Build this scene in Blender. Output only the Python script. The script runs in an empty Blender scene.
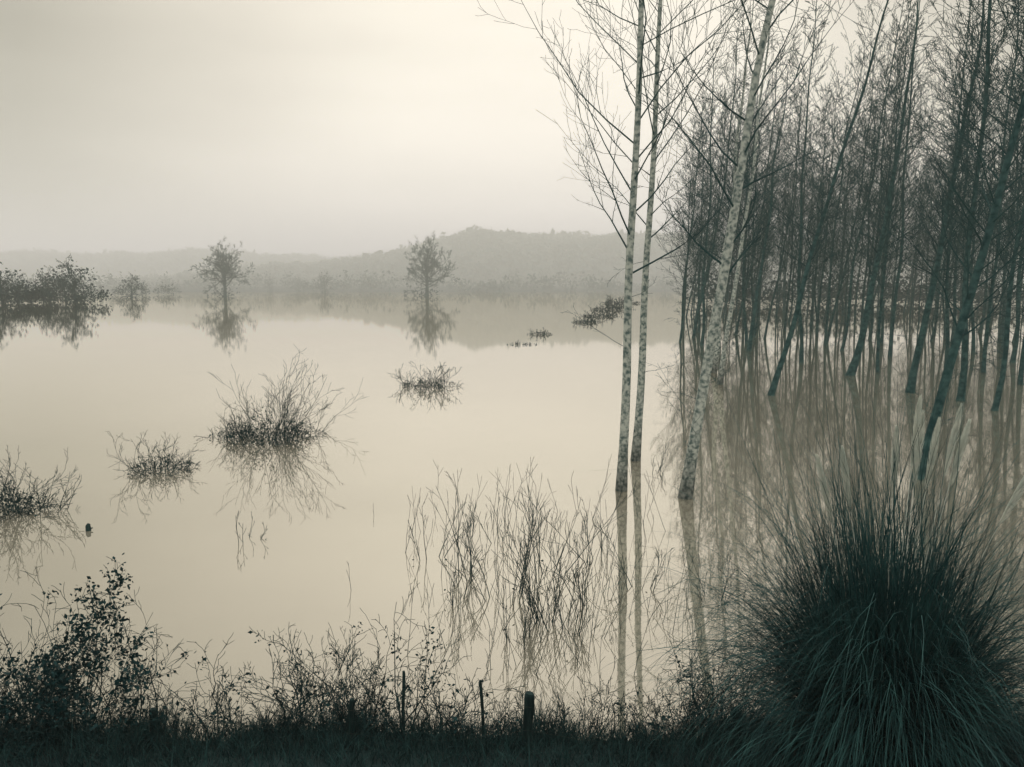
import bpy, math, random
from mathutils import Vector, noise
R = random.Random(7)
D = bpy.data
scene = bpy.context.scene
cos, sin, pi = math.cos, math.sin, math.pi

# ------------------------------------------------------------------ helpers
CAM_H, PITCH, FPX = 5.0, math.radians(7.1), 804.0
def site(px, py, z=0.0):
    """image pixel cast through the camera -> ground position on plane z"""
    u = (px-512)/FPX; v = (383-py)/FPX
    d = Vector((u, cos(PITCH)+v*sin(PITCH), -sin(PITCH)+v*cos(PITCH)))
    t = (z-CAM_H)/d.z
    return Vector((d.x*t, d.y*t, z))

def link(ob, parent=None):
    scene.collection.objects.link(ob)
    if parent: ob.parent = parent
    return ob

class M:
    def __init__(s): s.V=[]; s.F=[]; s.I=[]
    def tube(s, pts, rad, n=3, mi=0, cap=False):
        b=len(s.V); k=len(pts)
        for i,p in enumerate(pts):
            d = (pts[min(i+1,k-1)]-pts[max(i-1,0)])
            if d.length<1e-9: d=Vector((0,0,1))
            d.normalize()
            ref = Vector((1,0,0)) if abs(d.x)<0.8 else Vector((0,1,0))
            a=d.cross(ref).normalized(); c=d.cross(a)
            r=rad[i]
            for j in range(n):
                an=2*pi*j/n
                s.V.append(p+a*(r*cos(an))+c*(r*sin(an)))
        for i in range(k-1):
            for j in range(n):
                j2=(j+1)%n
                s.F.append((b+i*n+j,b+i*n+j2,b+(i+1)*n+j2,b+(i+1)*n+j)); s.I.append(mi)
        if cap:
            s.F.append(tuple(b+(k-1)*n+j for j in range(n))); s.I.append(mi)
    def ribbon(s, pts, w, side, mi=0):
        b=len(s.V); k=len(pts)
        for i,p in enumerate(pts):
            ww=w*(1-(i/(k-1))**2*0.92)*0.5
            s.V.append(p-side*ww); s.V.append(p+side*ww)
        for i in range(k-1):
            s.F.append((b+2*i,b+2*i+1,b+2*i+3,b+2*i+2)); s.I.append(mi)
    def leaf(s, p, size, R, mi=0):
        a=Vector((R.gauss(0,1),R.gauss(0,1),R.gauss(0,1))).normalized()
        c=a.cross(Vector((R.gauss(0,1),R.gauss(0,1),R.gauss(0,1)))).normalized()
        b=len(s.V)
        s.V += [p-a*size*.5, p+c*size*.28, p+a*size*.5, p-c*size*.28]
        s.F.append((b,b+1,b+2,b+3)); s.I.append(mi)
    def mesh(s, name, mats, smooth=False):
        me=D.meshes.new(name); me.from_pydata([tuple(v) for v in s.V],[],s.F)
        for m in mats: me.materials.append(m)
        if len(mats)>1: me.polygons.foreach_set('material_index', s.I)
        if smooth: me.polygons.foreach_set('use_smooth',[True]*len(s.F))
        me.update(); return me
    def obj(s, name, mats, smooth=False, parent=None, loc=None):
        ob=D.objects.new(name, s.mesh(name,mats,smooth))
        if loc is not None: ob.location=loc
        return link(ob,parent)

def rv(R,s=1.0): return Vector((R.gauss(0,s),R.gauss(0,s),R.gauss(0,s)))

# ------------------------------------------------------------------ materials
def mat(name, c1, c2, scale=3.0, rough=0.9, stretch=(1,1,1), spec=0.2, detail=5, lo=.35, hi=.65, bump=0, wet=0):
    m=D.materials.new(name); m.use_nodes=True; nt=m.node_tree; N=nt.nodes; L=nt.links
    bs=N['Principled BSDF']; bs.inputs['Roughness'].default_value=rough
    bs.inputs['Specular IOR Level'].default_value=spec
    tc=N.new('ShaderNodeTexCoord'); mp=N.new('ShaderNodeMapping'); mp.inputs['Scale'].default_value=stretch
    nz=N.new('ShaderNodeTexNoise'); nz.inputs['Scale'].default_value=scale; nz.inputs['Detail'].default_value=detail
    cr=N.new('ShaderNodeValToRGB'); cr.color_ramp.elements[0].position=lo; cr.color_ramp.elements[1].position=hi
    cr.color_ramp.elements[0].color=(*c1,1); cr.color_ramp.elements[1].color=(*c2,1)
    L.new(tc.outputs['Object'],mp.inputs[0]); L.new(mp.outputs[0],nz.inputs['Vector'])
    L.new(nz.outputs['Fac'],cr.inputs[0])
    if wet:   # bark soaked and mud-stained above the water line
        sp=N.new('ShaderNodeSeparateXYZ'); L.new(tc.outputs['Object'],sp.inputs[0])
        mr=N.new('ShaderNodeMapRange'); mr.inputs['From Min'].default_value=.15; mr.inputs['From Max'].default_value=1.3
        mr.inputs['To Min'].default_value=.35; mr.inputs['To Max'].default_value=1
        ad=N.new('ShaderNodeMath'); ad.operation='MULTIPLY_ADD'; ad.inputs[1].default_value=.8
        L.new(nz.outputs['Fac'],ad.inputs[0]); L.new(sp.outputs['Z'],ad.inputs[2])
        sb=N.new('ShaderNodeMath'); sb.operation='SUBTRACT'; sb.inputs[1].default_value=.4
        L.new(ad.outputs[0],sb.inputs[0]); L.new(sb.outputs[0],mr.inputs['Value'])
        vm=N.new('ShaderNodeVectorMath'); vm.operation='SCALE'
        L.new(cr.outputs[0],vm.inputs[0]); L.new(mr.outputs[0],vm.inputs['Scale']); L.new(vm.outputs[0],bs.inputs['Base Color'])
    else:
        L.new(cr.outputs[0],bs.inputs['Base Color'])
    if bump:
        bp=N.new('ShaderNodeBump'); bp.inputs['Strength'].default_value=bump; bp.inputs['Distance'].default_value=.02
        L.new(nz.outputs['Fac'],bp.inputs['Height']); L.new(bp.outputs[0],bs.inputs['Normal'])
    return m
m_birch = mat('pale_poplar_bark',(.08,.12,.12),(.42,.45,.42),scale=10,stretch=(1,1,1.0),lo=.37,hi=.60,bump=.4,detail=10,wet=1)
m_bark  = mat('dark_poplar_bark',(.008,.036,.040),(.045,.10,.10),scale=5,stretch=(1,1,1.2),bump=.5,detail=8)
m_twig  = mat('twig_bark',(.007,.036,.040),(.022,.066,.069),scale=2)
m_shrub = mat('shrub_stems',(.004,.020,.023),(.016,.042,.044),scale=4)
m_leaf  = mat('dark_leaves',(.004,.022,.025),(.013,.044,.047),scale=6,rough=.7,spec=.1)
m_far   = mat('distant_trees',(.010,.04,.045),(.022,.06,.063),scale=.2)
m_grass = mat('bank_grass_blades',(.003,.017,.020),(.022,.062,.062),scale=6)
m_pam   = mat('pampas_leaves',(.003,.022,.026),(.032,.096,.096),scale=2.5,rough=.6,spec=.15)
m_plume = mat('pampas_plume',(.52,.57,.52),(.72,.73,.66),scale=8)
m_reed  = mat('dry_reed',(.10,.14,.13),(.26,.29,.26),scale=3)
m_post  = mat('weathered_wood',(.004,.016,.018),(.02,.046,.046),scale=6,stretch=(3,3,.6),bump=.6)
m_ground= mat('muddy_bank',(.003,.012,.014),(.010,.028,.030),scale=2.5,bump=.8,detail=9)
m_hill  = mat('wooded_hill',(.02,.04,.04),(.04,.06,.055),scale=.05)
m_wire  = mat('rusty_wire',(.02,.03,.03),(.05,.06,.05),scale=9)

# water
def water_mat():
    m=D.materials.new('flood_water'); m.use_nodes=True; nt=m.node_tree; N=nt.nodes; L=nt.links
    for n in list(N): N.remove(n)
    out=N.new('ShaderNodeOutputMaterial'); mix=N.new('ShaderNodeMixShader')
    df=N.new('ShaderNodeBsdfDiffuse'); gl=N.new('ShaderNodeBsdfGlossy'); gl.inputs['Roughness'].default_value=.022
    gl.inputs['Color'].default_value=(.99,.955,.885,1)
    tc=N.new('ShaderNodeTexCoord')
    nz=N.new('ShaderNodeTexNoise'); nz.inputs['Scale'].default_value=.06; nz.inputs['Detail'].default_value=6
    cr=N.new('ShaderNodeValToRGB'); cr.color_ramp.elements[0].position=.3; cr.color_ramp.elements[1].position=.7
    cr.color_ramp.elements[0].color=(.26,.24,.195,1); cr.color_ramp.elements[1].color=(.34,.315,.255,1)
    L.new(tc.outputs['Object'],nz.inputs['Vector']); L.new(nz.outputs['Fac'],cr.inputs[0])
    L.new(cr.outputs[0],df.inputs['Color'])
    nb=N.new('ShaderNodeTexNoise'); nb.inputs['Scale'].default_value=2.2; nb.inputs['Detail'].default_value=4
    bp=N.new('ShaderNodeBump'); bp.inputs['Strength'].default_value=.05; bp.inputs['Distance'].default_value=.02
    L.new(tc.outputs['Object'],nb.inputs['Vector']); L.new(nb.outputs['Fac'],bp.inputs['Height'])
    L.new(bp.outputs[0],gl.inputs['Normal'])
    fr=N.new('ShaderNodeFresnel'); fr.inputs['IOR'].default_value=1.33
    ma=N.new('ShaderNodeMath'); ma.operation='MULTIPLY_ADD'; ma.use_clamp=True
    ma.inputs[1].default_value=.75; ma.inputs[2].default_value=.42
    L.new(fr.outputs[0],ma.inputs[0]); L.new(ma.outputs[0],mix.inputs[0])
    L.new(df.outputs[0],mix.inputs[1]); L.new(gl.outputs[0],mix.inputs[2]); L.new(mix.outputs[0],out.inputs[0])
    return m
m_water=water_mat()

# ------------------------------------------------------------------ terrain and water
def bank_edge(x): return 8.4+0.25*noise.noise(Vector((x*.35,2,0)))+0.15*noise.noise(Vector((x*1.3,7,0)))+.25*max(0,min(1,(x-1.5)/2))
def ground_h(x,y):
    e=bank_edge(x)
    if y<e+3:
        h=(e-y)*.36
        h=min(h,3.35+.02*h); h=max(h,-1.3)
        return h+.06*noise.noise(Vector((x*1.5,y*1.5,0)))
    s=505+30*noise.noise(Vector((x*.006,0,3)))
    return max(-1.3,min(3,(y-s)*.06))
def axis(lim, near, step, grow):
    a=[0.0]
    while a[-1]<lim:
        a.append(a[-1]+(step if a[-1]<near else (a[-1]-near)*grow+step))
    return a
xs=axis(3000,14,.4,.12); xs=sorted(set([-v for v in xs]+xs))
ys=sorted(set([-v for v in axis(60,6,1,.3)]+[v for v in axis(3200,16,.35,.08)]))
g=M()
for y in ys:
    for x in xs: g.V.append(Vector((x,y,ground_h(x,y))))
nx=len(xs)
for j in range(len(ys)-1):
    for i in range(nx-1):
        a=j*nx+i; g.F.append((a,a+1,a+nx+1,a+nx)); g.I.append(0)
g.obj('ground',[m_ground],smooth=True)
w=M(); w.V=[Vector(v) for v in ((-3000,-60,0),(3000,-60,0),(3000,3200,0),(-3000,3200,0))]; w.F=[(0,1,2,3)]; w.I=[0]
w.obj('flood_water',[m_water])

# ------------------------------------------------------------------ trees
def grow(m,R,p,d,L,r,lev,maxlev,segs,nsub,up,spread,mi,rmin,shrink=.45,wob=.12,sides=3,start=.25):
    pts=[p.copy()]; rad=[r]; cur=p.copy(); dd=d.copy()
    for i in range(segs):
        dd=(dd+rv(R,wob)+Vector((0,0,up))).normalized()
        cur=cur+dd*(L/segs); pts.append(cur.copy()); rad.append(max(rmin,r*(1-.85*(i+1)/segs)))
    m.tube(pts,rad,sides,mi)
    if lev<maxlev:
        for k in range(nsub[lev]):
            t=start+(1-start)*(k+R.random())/nsub[lev]
            f=min(t*segs,segs-.001); i=int(f); q=pts[i].lerp(pts[i+1],f-i)
            ax=(pts[i+1]-pts[i]).normalized()
            s=rv(R).cross(ax).normalized()
            a=spread*R.uniform(.7,1.25)
            nd=(ax*cos(a)+s*sin(a)).normalized()
            grow(m,R,q,nd,L*shrink*R.uniform(.6,1.2)*(1.15-.5*t),max(rmin,rad[i]*.55),lev+1,maxlev,max(2,segs-1),nsub,up,spread,mi,rmin,shrink,wob,3,start)

def poplar(seed,H=21,r0=.13,lean=(0,0),bend=0,hb=5.5,dens=1.0,bl=3.2,bark=m_bark,rmin=.006,lowtw=0,sub=(7,4),emin=.45,wv=1.0,ltl=1.8):
    R=random.Random(seed); m=M(); n=22; P=[];Q=[]
    ph=R.random()*9
    for i in range(n+1):
        t=i/n; z=H*t-.9
        w1=.10*noise.noise(Vector((t*5,ph,0)))*H*.12*wv; w2=.10*noise.noise(Vector((t*5,ph,9)))*H*.12*wv
        P.append(Vector((lean[0]*z+bend*sin(t*pi*1.1)+w1,lean[1]*z+w2,z)))
        fl=1+.5*math.exp(-(z+.2)*2.2) if z>-.5 else 1.8
        Q.append(max(.015,r0*fl*(1-.86*t)))
    m.tube(P,Q,10,0)
    z=hb; az=R.random()*6
    while z<H-.9:
        t=(z+.9)/H; f=t*n; i=min(int(f),n-1); q=P[i].lerp(P[i+1],f-i); r=Q[i]
        az+=2.4+R.uniform(-.5,.5)
        e=R.uniform(emin,.95)
        d=Vector((cos(az)*cos(e),sin(az)*cos(e),sin(e)))
        L=bl*R.uniform(.55,1.2)*(1.0 if t<.6 else max(.2,(1.05-t)/.45))*(.75 if z<hb+1 else 1)
        grow(m,R,q,d,L,max(rmin*1.5,r*.25),0,2,6,list(sub),.06,.6,1,rmin,.42,.11,4,.2)
        z+=R.uniform(.28,.55)/dens
    for k in range(lowtw):
        z=R.uniform(1,hb); t=(z+.9)/H; f=t*n; i=min(int(f),n-1); q=P[i].lerp(P[i+1],f-i)
        az=R.random()*6.28; d=Vector((cos(az),sin(az),R.uniform(.0,.6))).normalized()
        grow(m,R,q,d,R.uniform(.4,ltl),.009,0,2,5,[4,2],.03,.6,1,rmin*.8,.4,.16)
    return m.mesh('poplar_tree',[bark,m_twig],smooth=True)

def tree(px,py,seed,**k):
    p=site(px,py); ob=D.objects.new('poplar_tree',poplar(seed,**k)); ob.location=p; link(ob); return ob
tree(622,490,11,r0=.12,lean=(.022,0),hb=5.2,bark=m_birch,bl=5.6,dens=1.05,lowtw=2,rmin=.0042,emin=.2,wv=.4)
tree(637,460,12,r0=.12,lean=(.037,0.02),hb=6.2,bark=m_birch,bl=4.4,dens=.95,lowtw=2,rmin=.0042,wv=.4)
tree(687,497,13,r0=.14,lean=(.165,0.02),bend=-.25,hb=5.0,bark=m_birch,bl=3.6,lowtw=9,rmin=.005,wv=.6)
tree(712,372,14,r0=.16,lean=(.08,0),hb=6,bark=m_birch,lowtw=12,dens=1.2)
tree(722,384,15,r0=.13,lean=(.10,0),hb=6,bark=m_birch,lowtw=12,dens=1.2)
tree(772,395,16,r0=.13,lean=(.25,0),hb=5,lowtw=16,dens=1.4)
tree(850,375,17,r0=.20,lean=(.13,0),bend=.5,hb=5,lowtw=14,dens=1.5)
tree(914,478,18,r0=.13,lean=(.20,0),bend=.25,hb=3.6,lowtw=14,dens=1.7,bl=4.0,rmin=.005,wv=.5)
tree(912,392,19,r0=.17,lean=(.13,0),hb=5,lowtw=14,dens=1.5)
tree(750,350,20,r0=.16,lean=(.10,0),hb=6,lowtw=12,dens=1.3)
tree(1050,440,21,r0=.15,lean=(.06,0),hb=4,lowtw=10,dens=1.6,bl=4.2)

var=[poplar(100+i,H=R.uniform(23,28),r0=R.uniform(.10,.15),lean=(R.uniform(-.01,.12),R.uniform(-.04,.04)),bend=R.uniform(-.5,.6),
     hb=R.uniform(3.8,6.0),lowtw=16,rmin=.0105,dens=1.45,bl=4.0,sub=(7,3)) for i in range(9)]
mid=[(700,345),(800,362),(826,345),(890,356),(945,366),(972,352),(1003,348),(1022,384),(868,338),(765,338),(736,334),
     (785,330),(930,340),(985,372),(812,328),(1060,360),(955,400),(990,410),(880,372),(840,350),(1010,362),(717,330),(750,326)]
for (a,b) in mid:
    p=site(a,b); ob=D.objects.new('poplar_tree',R.choice(var)); ob.location=p
    ob.rotation_euler[2]=R.uniform(-.5,.5); s=R.uniform(.85,1.1); ob.scale=(s,s,s); link(ob)
grove=D.objects.new('poplar_grove',None); link(grove)
y=68.0; row=0
while y<165:
    x=.214*y+R.uniform(0,2.5)
    while x<.95*y+8:
        if R.random()<.93:
            ob=D.objects.new('grove_poplar',R.choice(var)); ob.location=(x+R.uniform(-.9,.9),y+R.uniform(-.9,.9),0)
            ob.rotation_euler[2]=R.uniform(-.7,.7); s=R.uniform(.85,1.15); ob.scale=(s,s,s); link(ob,grove)
        x+=5.7
    y+=7.5; row+=1

# lone broad trees on the flood plain
def broad(seed,H,rmin,nsub=(7,6,5),leafy=0,limbs=17,low=.10,skirt=0):
    R=random.Random(seed); m=M()
    P=[Vector((0,0,-1)),Vector((.1,0,H*low)),Vector((0,.2,H*.45))]
    m.tube(P,[H*.035,H*.027,H*.014],8,0)
    for k in range(limbs):
        az=k*2.4+R.uniform(-.3,.3); e=R.uniform(-.05,1.5)
        d=Vector((cos(az)*cos(e),sin(az)*cos(e),sin(e)))
        grow(m,R,P[1].lerp(P[2],R.uniform(0,1)),d,H*R.uniform(.34,.58),H*.008,0,3,6,list(nsub),.03,.8,0,rmin,.45,.2,4,.25)
    for k in range(leafy):
        v=rv(R).normalized()*R.random()**.5
        m.leaf(Vector((v.x*H*.42,v.y*H*.42,H*.5+v.z*H*.4)),R.uniform(.4,.9),R)
    for k in range(skirt):
        v=rv(R); m.leaf(Vector((v.x*H*.10,v.y*H*.08,abs(v.z)*H*.07)),R.uniform(.4,1.0),R)
    return m.mesh('tree',[m_far],smooth=False)
def put(name,me,p,s=1,rz=0,parent=None):
    ob=D.objects.new(name,me); ob.location=p; ob.scale=(s,s,s); ob.rotation_euler[2]=rz; return link(ob,parent)
oak=broad(5,24,.045,limbs=30,low=.10,skirt=160); oak2=broad(9,24,.045,limbs=30,low=.10,skirt=160)
ob=put('oak_tree',oak,site(225,296),.92); ob.scale.z=.92
ob=put('oak_tree',oak2,site(427,295),1.0); ob.scale.z=1.12
small=broad(21,10,.03,(6,5,3),120,16,.02,60); small2=broad(22,10,.03,(6,5,3),150,16,.02,60)
for (a,b,s) in [(75,302,1.25),(50,301,1.1),(18,300,.85),(2,303,1.2),(132,297,1.0),(-30,301,1.1),(325,292,1.2),(298,291,.9),(-80,300,1.2),(66,300,.9),(270,291,.9)]:
    ob=put('field_tree',R.choice([small,small2]),site(a,b),s,R.random()*6); ob.scale=(s*1.15,s*1.15,s*R.uniform(.85,1.1))

def clumps(name,pts,matl,per=26,fs=.28):
    """crowns: leaf clumps spread through an uneven volume"""
    m=M()
    for (p,r,h) in pts:
        for k in range(per):
            v=rv(R).normalized()*(R.random()**.4)
            q=p+Vector((v.x*r,v.y*r,h*.5+v.z*h*.5))
            m.leaf(q,r*fs*R.uniform(.6,1.6)*2,R)
    return m.obj(name,[matl])
# dark hedges standing in the water, left
pts=[]
for (a,b,n,sp,h) in [(20,303,26,13,4.5),(75,302,14,8,4.0),(-40,302,20,18,6),(100,294,6,5,4),(132,295,8,6,4.5),(170,294,7,4,5),(48,301,14,7,6),(2,304,12,6,6.5)]:
    c=site(a,b)
    for k in range(n):
        pts.append((c+Vector((R.gauss(0,sp*.6),R.gauss(0,4),0)),R.uniform(1.2,2.2),h*R.uniform(.6,1.2)))
clumps('flooded_hedge',pts,m_leaf,60,.16)
# scrub closing the far side of the poplar plantation
pts=[]
for k in range(300):
    yy=R.uniform(178,225); x=R.uniform(.225*yy,1.0*yy)
    pts.append((Vector((x,yy,0)),R.uniform(2,4),R.uniform(3,10)))
clumps('plantation_scrub',pts,m_leaf,46,.13)
# far shore wood
pts=[]
for k in range(900):
    x=R.uniform(-480,620); yy=R.uniform(500,600)
    pts.append((Vector((x,yy,0)),R.uniform(3,6),R.uniform(6,15)*(1 if noise.noise(Vector((x*.02,0,0)))>-.1 else .6)))
clumps('distant_treeline',pts,m_far,26,.20)

# hills
def hill(name,x0,x1,y0,y1,prof,nxx=140,nyy=24,trees=1500):
    m=M()
    def hh(x,y):
        t=(y-y0)/(y1-y0); return prof(x)*sin(min(1,t*1.0)*pi)**.8*(1+.12*noise.noise(Vector((x*.012,y*.012,4))))
    for j in range(nyy+1):
        for i in range(nxx+1):
            x=x0+(x1-x0)*i/nxx; yy=y0+(y1-y0)*j/nyy
            m.V.append(Vector((x,yy,max(0,hh(x,yy))+R.uniform(0,2.0)-.5)))
    for j in range(nyy):
        for i in range(nxx):
            a=j*(nxx+1)+i; m.F.append((a,a+1,a+nxx+2,a+nxx+1)); m.I.append(0)
    ob=m.obj(name,[m_hill])
    pts=[]
    for k in range(trees):
        x=R.uniform(x0,x1); yy=y0+(y1-y0)*R.uniform(.02,.56)
        z=hh(x,yy); 
        if z<1: continue
        big=1+.4*(R.random()<.12)
        pts.append((Vector((x,yy,z-1.5)),R.uniform(4,8)*big,R.uniform(4.5,8)*big))
    c=clumps(name+'_woods',pts,m_far,16,.3); c.parent=ob
def sm(a,b,x):
    t=max(0,min(1,(x-a)/(b-a))); return t*t*(3-2*t)
hill('wooded_hill',-420,520,640,1000,lambda x:20*sm(-400,-200,x)+30*sm(-190,-10,x)*(1-.45*sm(140,380,x))+6*noise.noise(Vector((x*.010,0,1))),180,24,4200)
hill('distant_ridge',-1300,1300,830,1250,lambda x:39+8*noise.noise(Vector((x*.006,0,8)))-4*sm(-300,-150,x),300,20,5200)

# ------------------------------------------------------------------ shrubs standing in the flood
def shrub(seed,w,h,nst,leaves=0,lsize=.06,rr=.008,rmin=.003,levels=2,nsub=(5,3),mats=None,tangle=0,up=.06,hump=0,wob=.17,emin=.5,spread=.6):
    R=random.Random(seed); m=M()
    for k in range(nst):
        az=R.random()*6.28; q=R.random()**.6
        b=Vector((cos(az)*w*.30*q,sin(az)*w*.30*q,-.15))
        e=R.uniform(emin,1.5)
        d=Vector((cos(az)*cos(e),sin(az)*cos(e),sin(e)))
        hs=h*R.uniform(.35,1.0)*(1+hump*cos(az)*q)
        grow(m,R,b,d,hs,rr,0,levels,7,list(nsub),up*R.uniform(.2,1.4),spread,0,rmin,.45,wob,4,.2)
    for k in range(tangle):
        az=R.random()*6.28; q=R.random()**.5
        b=Vector((cos(az)*w*.45*q,sin(az)*w*.45*q,-.05)); d=Vector((R.gauss(0,1),R.gauss(0,1),R.uniform(.1,1.3))).normalized()
        grow(m,R,b,d,h*R.uniform(.15,.4),rr*.7,0,1,4,[4],-.03,.7,0,rmin,.5,.22)
    for k in range(leaves):
        az=R.random()*6.28; q=R.random()**.6
        hz=h*.5*(1-q)*R.random()+.04*h
        m.leaf(Vector((cos(az)*w*.45*q,sin(az)*w*.45*q,hz)),lsize*R.uniform(.5,1.3),R,1)
    return m.mesh('shrub',[m_shrub,m_leaf])
put('flooded_shrub',shrub(31,3.0,2.5,38,700,.08,.011,.0045,tangle=150,hump=.5,wob=.13),site(268,440))
put('flooded_shrub',shrub(30,1.6,1.2,10,120,.08,.010,.004,tangle=40),site(232,436))
put('flooded_shrub',shrub(29,1.6,1.7,9,40,.08,.010,.004,tangle=30,hump=.9,wob=.12),site(305,432))
put('flooded_shrub',shrub(32,2.0,1.2,26,450,.06,.009,.004,tangle=90,hump=-.4),site(163,470))
put('flooded_shrub',shrub(33,3.3,1.4,30,300,.08,.011,.006,tangle=90),site(430,386))
put('flooded_shrub',shrub(34,3.0,.9,14,150,.12,.013,.008,tangle=40),site(540,334))
put('flooded_shrub',shrub(28,3.0,.5,10,60,.12,.013,.008,tangle=30),site(522,344))
for i,(a,b,s) in enumerate([(586,322,.6),(600,316,.9),(612,309,1.3),(622,303,1.6)]):
    put('flooded_shrub',shrub(35+i,7,2.0,16,250,.25,.02,.015,tangle=70),site(a,b),s)
put('flooded_shrub',shrub(41,1.6,1.7,24,500,.07,.010,.004,tangle=70),site(4,512))
put('flooded_shrub',shrub(42,1.2,1.5,10,60,.06,.011,.0045,tangle=10,wob=.11),site(42,512))
put('flooded_shrub',shrub(43,.7,.8,5,0,.05,.008,.004,nsub=(3,1),wob=.06,emin=.8),site(246,540))
# bare willow saplings
k=0
for (a,b,w_,h_,n) in [(470,575,.8,2.1,6),(430,560,.6,1.4,4),(505,600,.9,1.9,7),(545,575,.8,2.3,6),(565,632,.7,1.6,6),(600,560,.6,1.4,4),
                   (640,590,.5,1.2,4),(520,640,.5,1.2,4),(455,600,.5,1.0,3),(585,600,.5,1.4,4),(650,470,1.,1.0,4),(715,600,.5,.9,4),
                   (545,622,.3,1.4,9),(500,540,.5,1.5,3)]:
    put('willow_sapling',shrub(60+k,w_*1.2,h_,n,2,.05,.009,.0034,levels=2,nsub=(5,2),up=.03,wob=.05,emin=.85,spread=.42),site(a,b)); k+=1
m=M()
for k in range(170):
    p=site(R.gauss(545,75),R.uniform(510,680)); 
    if p.y<8.8: continue
    H=R.uniform(.4,1.9)*R.uniform(.5,1); d=Vector((R.gauss(0,.28),R.gauss(0,.2),1)).normalized()
    grow(m,R,p-Vector((0,0,.15)),d,H,.006,0,1,5,[2],0,.4,0,.003,.35,.05)
m.obj('flooded_twigs',[m_shrub])

# floating debris / stump
m=M(); m.tube([Vector((0,0,-.3)),Vector((.01,0,.0)),Vector((0,.01,.09)),Vector((.02,0,.13))],[.06,.055,.05,.035],8,0,True)
m.tube([Vector((0,0,.03)),Vector((.09,.02,.05))],[.02,.012],5,0,True)
m.obj('tree_stump',[m_post],loc=site(88,530))

# ------------------------------------------------------------------ bank vegetation
def gp(px,Y):
    x=(px-512)/FPX*Y*1.06
    return Vector((x,Y,ground_h(x,Y)))
def lush(x):
    """bank growth is patchy along the shore"""
    return .55+1.1*noise.noise(Vector((x*.75,3.3,1)))+.7*noise.noise(Vector((x*2.3,1.3,5)))+(.25 if x<-1.2 else -.05)
m=M()
for k in range(42000):
    x=R.uniform(-9,9); yy=bank_edge(x)+.25-abs(R.gauss(0,1.1)); 
    b=Vector((x,yy,ground_h(x,yy)-.03)); L=R.uniform(.08,.34)*(1+1.6*max(0,noise.noise(Vector((x*1.4,yy*1.4,0)))))
    d=Vector((R.gauss(0,.45),R.gauss(0,.4),1)).normalized(); pts=[b]
    for i in range(3):
        d=(d+Vector((0,0,-.2*i))+rv(R,.09)).normalized(); pts.append(pts[-1]+d*L/3)
    m.ribbon(pts,R.uniform(.004,.011),Vector((cos(k),sin(k),0)),0)
m.obj('bank_grass',[m_grass])
m=M()
for k in range(760):
    x=R.uniform(-7.5,6.5); f=lush(x)
    if R.random()>f+.25: continue
    yy=bank_edge(x)-abs(R.gauss(0,.6))+.3
    b=Vector((x,yy,ground_h(x,yy)-.05)); d=Vector((R.gauss(0,.35),R.gauss(0,.3),1)).normalized()
    H=R.uniform(.2,.8)*max(.4,min(1.6,f+.45))
    grow(m,R,b,d,H,.0055,0,2,6,[5,3],.02,.65,0,.0026,.42,.15)
    if R.random()<.35:
        for j in range(14): m.leaf(b+d*H*R.uniform(.3,1)+rv(R,.06),R.uniform(.02,.045),R,1)
m.obj('bank_weeds',[m_shrub,m_leaf])
def bramble(seed,w,h,n,leaves,ls=1.0):
    R=random.Random(seed); m=M()
    for k in range(n):
        az=R.random()*6.28; e=R.uniform(.55,1.4)
        b=Vector((R.gauss(0,w*.2),R.gauss(0,w*.12),-.1))
        d=Vector((cos(az)*cos(e),sin(az)*cos(e),sin(e)))
        s=len(m.V); grow(m,R,b,d,h*R.uniform(.6,1.2),.010,0,2,8,[7,4],-.01,.7,0,.0028,.42,.17,4,.2)
        e_=len(m.V)
        # leaves hang on in groups
        for g_ in range(max(1,leaves//n//14)):
            c=Vector(m.V[R.randrange(s+(e_-s)//3,e_)])
            for j in range(14): m.leaf(c+rv(R,.055),R.uniform(.025,.065)*ls,R,1)
    return m.mesh('bramble',[m_shrub,m_leaf])
put('leafy_bush',bramble(71,.9,1.6,12,2900,1.1),gp(85,8.0))
put('leafy_bush',bramble(70,1.0,1.0,9,1800,1.1),gp(60,7.9))
put('leafy_bush',bramble(72,1.3,1.3,9,400),gp(0,8.0))
for i,(px,h,n,lv) in enumerate([(320,1.3,6,150),(395,1.45,7,240),(445,1.2,6,120),(215,.8,5,100),(640,.6,4,40),(285,1.05,5,90),(150,1.0,5,120),(690,.8,5,60),(365,.8,5,90),(30,1.7,6,60),(110,1.7,6,80),(-10,1.6,6,80),(740,.8,5,60)]):
    put('bramble_bush',bramble(80+i,1.1,h,n,lv),gp(px,8.1+.25*R.random()))

# fence
fence=D.objects.new('wooden_fence',None); link(fence)
tops=[]
for i,(px,Y,r,h) in enumerate([(527,7.75,.055,.60),(347,7.8,.032,.5),(153,7.8,.04,.42),(484,8.2,.018,.72),(402,8.1,.018,.8),(-60,7.8,.06,.6),(740,7.8,.05,.4),(980,7.8,.06,.6)]):
    p=gp(px,Y); m=M(); tx=R.uniform(-.12,.12)
    zs=[-.3,0,.25*h,.5*h,.75*h,.96*h,h]
    m.tube([Vector((tx*z+R.uniform(-.005,.005),0,z)) for z in zs],[r*1.05,r*1.02,r*R.uniform(.95,1.04),r*.97,r,r*.95,r*.75],9,0,True)
    m.obj('post_%d'%(i+1),[m_post],parent=fence,loc=p)
    if r>.03: tops.append(p+Vector((0,-r,h*.8)))
tops.sort(key=lambda v:v.x)
m=M()
for a,b in zip(tops[:-1],tops[1:]):
    for dz in (0,-.25):
        m.tube([a.lerp(b,t/10)+Vector((0,0,dz-.10*sin(pi*t/10))) for t in range(11)],[.0018]*11,4)
m.obj('wire',[m_wire],parent=fence)

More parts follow.
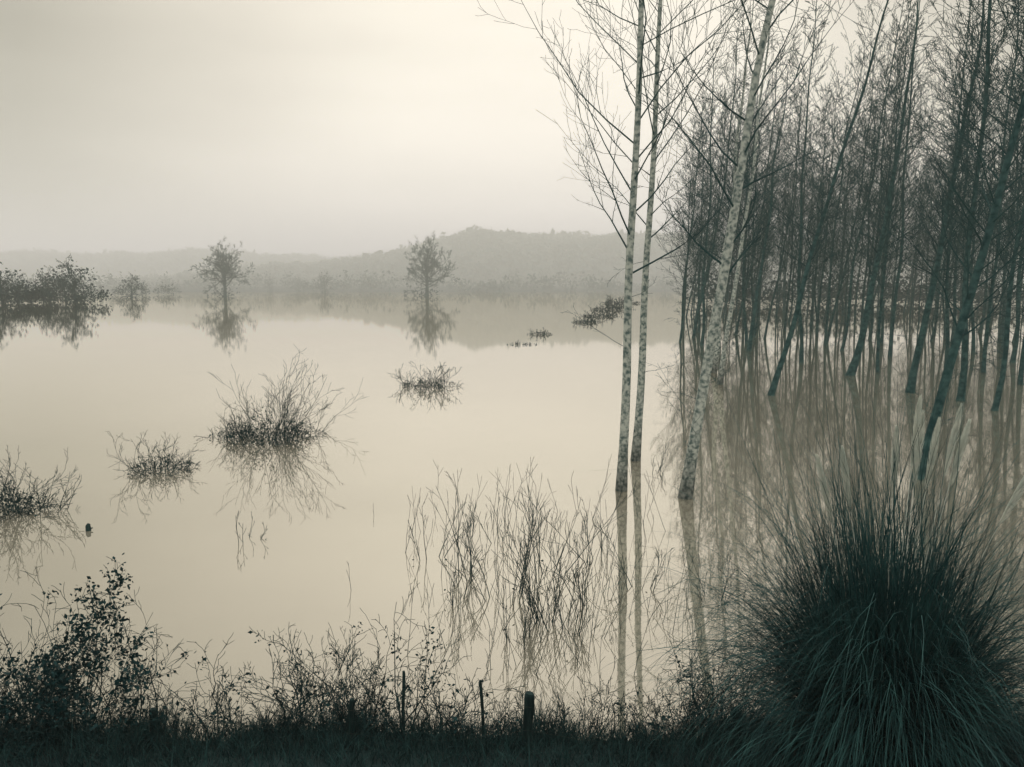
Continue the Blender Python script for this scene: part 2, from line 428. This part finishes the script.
# pampas grass
def pampas(seed,n,Lm,plumes):
    R=random.Random(seed); m=M()
    for k in range(n):
        az=R.random()*6.28; q=R.random()**.5
        b=Vector((cos(az)*.5*q,sin(az)*.5*q,-.05))
        lop=noise.noise(Vector((cos(az)*1.6,sin(az)*1.6,seed)))      # uneven outline
        long_=R.random()<.13
        e=pi/2-abs(R.gauss(0,.55))*(.4+.8*q)*(.6 if long_ else 1); az2=az+R.gauss(0,.5)
        e=max(.15,e)
        d=Vector((cos(az2)*cos(e),sin(az2)*cos(e),sin(e)))
        L=Lm*R.uniform(.4,1.0)*(1+.35*lop)*(1.4 if long_ else 1)*(.82+.22*sin(e)); pts=[b]; ns=10; gsag=R.uniform(.005,.09)*(.6 if long_ else 1)
        for i in range(ns):
            d=(d+Vector((0,0,-gsag*(i+1)))+rv(R,.035)).normalized(); pts.append(pts[-1]+d*L/ns)
        side=Vector((-sin(az2+R.gauss(0,.8)),cos(az2),R.gauss(0,.3))).normalized()
        m.ribbon(pts,R.uniform(.006,.013),side,0)
    for (dx,dy,h,ln,lx) in plumes:
        b=Vector((dx*.3,dy*.3,0)); top=Vector((dx+lx,dy,h)); pts=[b.lerp(top,t/8)+Vector((-.12*sin(pi*t/8)*dx,0,0)) for t in range(9)]
        m.tube(pts,[.006]*6+[.004]*3,4,1)
        a=(pts[-1]-pts[-2]).normalized()
        for j in range(750):
            t=R.random(); c=top-a*ln*(1-t)
            wdt=.05*sin(pi*min(1,t*.85+.12))+.010
            o=rv(R).normalized(); dd=(a*2.2+o*.5).normalized(); 
            s0=c+o*wdt*.15; s1=s0+dd*wdt*2.4+Vector((lx*.05,0,-.01)); 
            m.ribbon([s0,s0.lerp(s1,.5)+o*.004,s1],.0045,Vector((cos(j),sin(j),0)),1)
    return m.mesh('pampas_grass',[m_pam,m_plume])
put('pampas_grass',pampas(81,8800,2.75,[(-.55,.3,2.85,.7,-.12),(-.42,.2,2.95,.6,-.05),(.05,.2,3.15,.7,0),(.12,-.1,3.35,.7,.02),(.2,.2,3.45,.7,.06),(.3,.1,3.25,.7,.1),(.55,.3,3.2,.7,.25),(.8,0,2.8,.6,.45),(.45,.0,3.4,.7,.1)]),gp(885,7.5))
# reeds by the water, right
m=M()
for k in range(260):
    x=R.uniform(2.4,9.5); yy=R.uniform(9.2,13.5)
    b=Vector((x,yy,-.2)); L=R.uniform(.6,2.0); d=Vector((R.gauss(.05,.12),R.gauss(0,.1),1)).normalized(); pts=[b]
    for i in range(5):
        d=(d+rv(R,.04)+Vector((.02,0,-.02*i))).normalized(); pts.append(pts[-1]+d*L/5)
    m.ribbon(pts,.007,Vector((1,0,0)),0)
m.obj('reed_bed',[m_reed])

# ------------------------------------------------------------------ mist: thin everywhere, a thicker bank over the open valley
def mist(name,X0,X1,Y0,Y1,Z0,Z1,DEN,emi):
    m=M()
    m.V=[Vector(v) for v in ((X0,Y0,Z0),(X1,Y0,Z0),(X1,Y1,Z0),(X0,Y1,Z0),(X0,Y0,Z1),(X1,Y0,Z1),(X1,Y1,Z1),(X0,Y1,Z1))]
    m.F=[(3,2,1,0),(4,5,6,7),(0,1,5,4),(1,2,6,5),(2,3,7,6),(3,0,4,7)]; m.I=[0]*6
    mm=D.materials.new(name); mm.use_nodes=True; nt=mm.node_tree
    for n in list(nt.nodes): nt.nodes.remove(n)
    o=nt.nodes.new('ShaderNodeOutputMaterial'); vs=nt.nodes.new('ShaderNodeVolumeScatter')
    vs.inputs['Color'].default_value=(.95,.96,.87,1); vs.inputs['Density'].default_value=DEN; vs.inputs['Anisotropy'].default_value=.4
    # mist glow added in place of multiply-scattered light (only one scattering event is traced)
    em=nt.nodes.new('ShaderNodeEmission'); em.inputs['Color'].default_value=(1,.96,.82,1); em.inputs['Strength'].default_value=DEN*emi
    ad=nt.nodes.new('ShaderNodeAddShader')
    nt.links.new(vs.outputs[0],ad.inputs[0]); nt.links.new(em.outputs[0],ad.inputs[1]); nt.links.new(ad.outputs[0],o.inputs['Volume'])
    m.obj(name,[mm])
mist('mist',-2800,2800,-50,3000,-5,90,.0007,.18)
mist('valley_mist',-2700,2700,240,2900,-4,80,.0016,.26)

# ------------------------------------------------------------------ sky, sun
W=D.worlds.new('World'); scene.world=W; W.use_nodes=True; nt=W.node_tree; N=nt.nodes; L=nt.links
bg=N['Background']; bg.inputs['Strength'].default_value=.12
sky=N.new('ShaderNodeTexSky'); sky.sky_type='NISHITA'; sky.sun_disc=False
EL,AZ=math.radians(55),math.radians(8)
sky.sun_elevation=EL; sky.sun_rotation=AZ
tc=N.new('ShaderNodeTexCoord')
br=Vector((.04,1,.18)).normalized()
dp=N.new('ShaderNodeVectorMath'); dp.operation='DOT_PRODUCT'; dp.inputs[1].default_value=br
L.new(tc.outputs['Generated'],dp.inputs[0])
cr=N.new('ShaderNodeValToRGB'); E=cr.color_ramp.elements
E[0].position=0; E[0].color=(.82,.79,.69,1)
E[1].position=1; E[1].color=(.94,.875,.75,1)
for p_,c_ in [(.5,(.66,.635,.55)),(.76,(.30,.29,.245)),(.85,(.42,.395,.325)),(.94,(.70,.65,.55)),(.98,(.87,.81,.69))]:
    e=E.new(p_); e.color=(*c_,1)
L.new(dp.outputs['Value'],cr.inputs[0])
mp=N.new('ShaderNodeMapping'); mp.inputs['Scale'].default_value=(1.2,1.2,5)
nz=N.new('ShaderNodeTexNoise'); nz.inputs['Scale'].default_value=1.6; nz.inputs['Detail'].default_value=5
L.new(tc.outputs['Generated'],mp.inputs[0]); L.new(mp.outputs[0],nz.inputs['Vector'])
mr=N.new('ShaderNodeMapRange'); mr.inputs['To Min'].default_value=9.1; mr.inputs['To Max'].default_value=10.9
mr.inputs['From Min'].default_value=.3; mr.inputs['From Max'].default_value=.7
L.new(nz.outputs['Fac'],mr.inputs['Value'])
sc=N.new('ShaderNodeVectorMath'); sc.operation='SCALE'
L.new(cr.outputs[0],sc.inputs[0]); L.new(mr.outputs[0],sc.inputs['Scale'])
mx=N.new('ShaderNodeMix'); mx.data_type='RGBA'; mx.inputs[0].default_value=.985
L.new(sky.outputs[0],mx.inputs[6]); L.new(sc.outputs[0],mx.inputs[7]); L.new(mx.outputs[2],bg.inputs['Color'])
ld=D.lights.new('sun','SUN'); ld.energy=.9; ld.angle=math.radians(20); ld.color=(1,.96,.86)
lo=D.objects.new('sun',ld); link(lo)
dv=Vector((sin(AZ)*cos(EL),cos(AZ)*cos(EL),sin(EL)))
lo.rotation_euler=dv.to_track_quat('Z','Y').to_euler()

# ------------------------------------------------------------------ camera
cd=D.cameras.new('camera'); cd.sensor_width=36; cd.lens=36*FPX/1024; cd.clip_end=6000; cd.clip_start=.05
co=D.objects.new('camera',cd); co.location=(0,0,CAM_H); co.rotation_euler=(pi/2-PITCH,0,0); link(co); scene.camera=co
scene.view_settings.view_transform='Standard'; scene.view_settings.look='None'; scene.view_settings.exposure=0
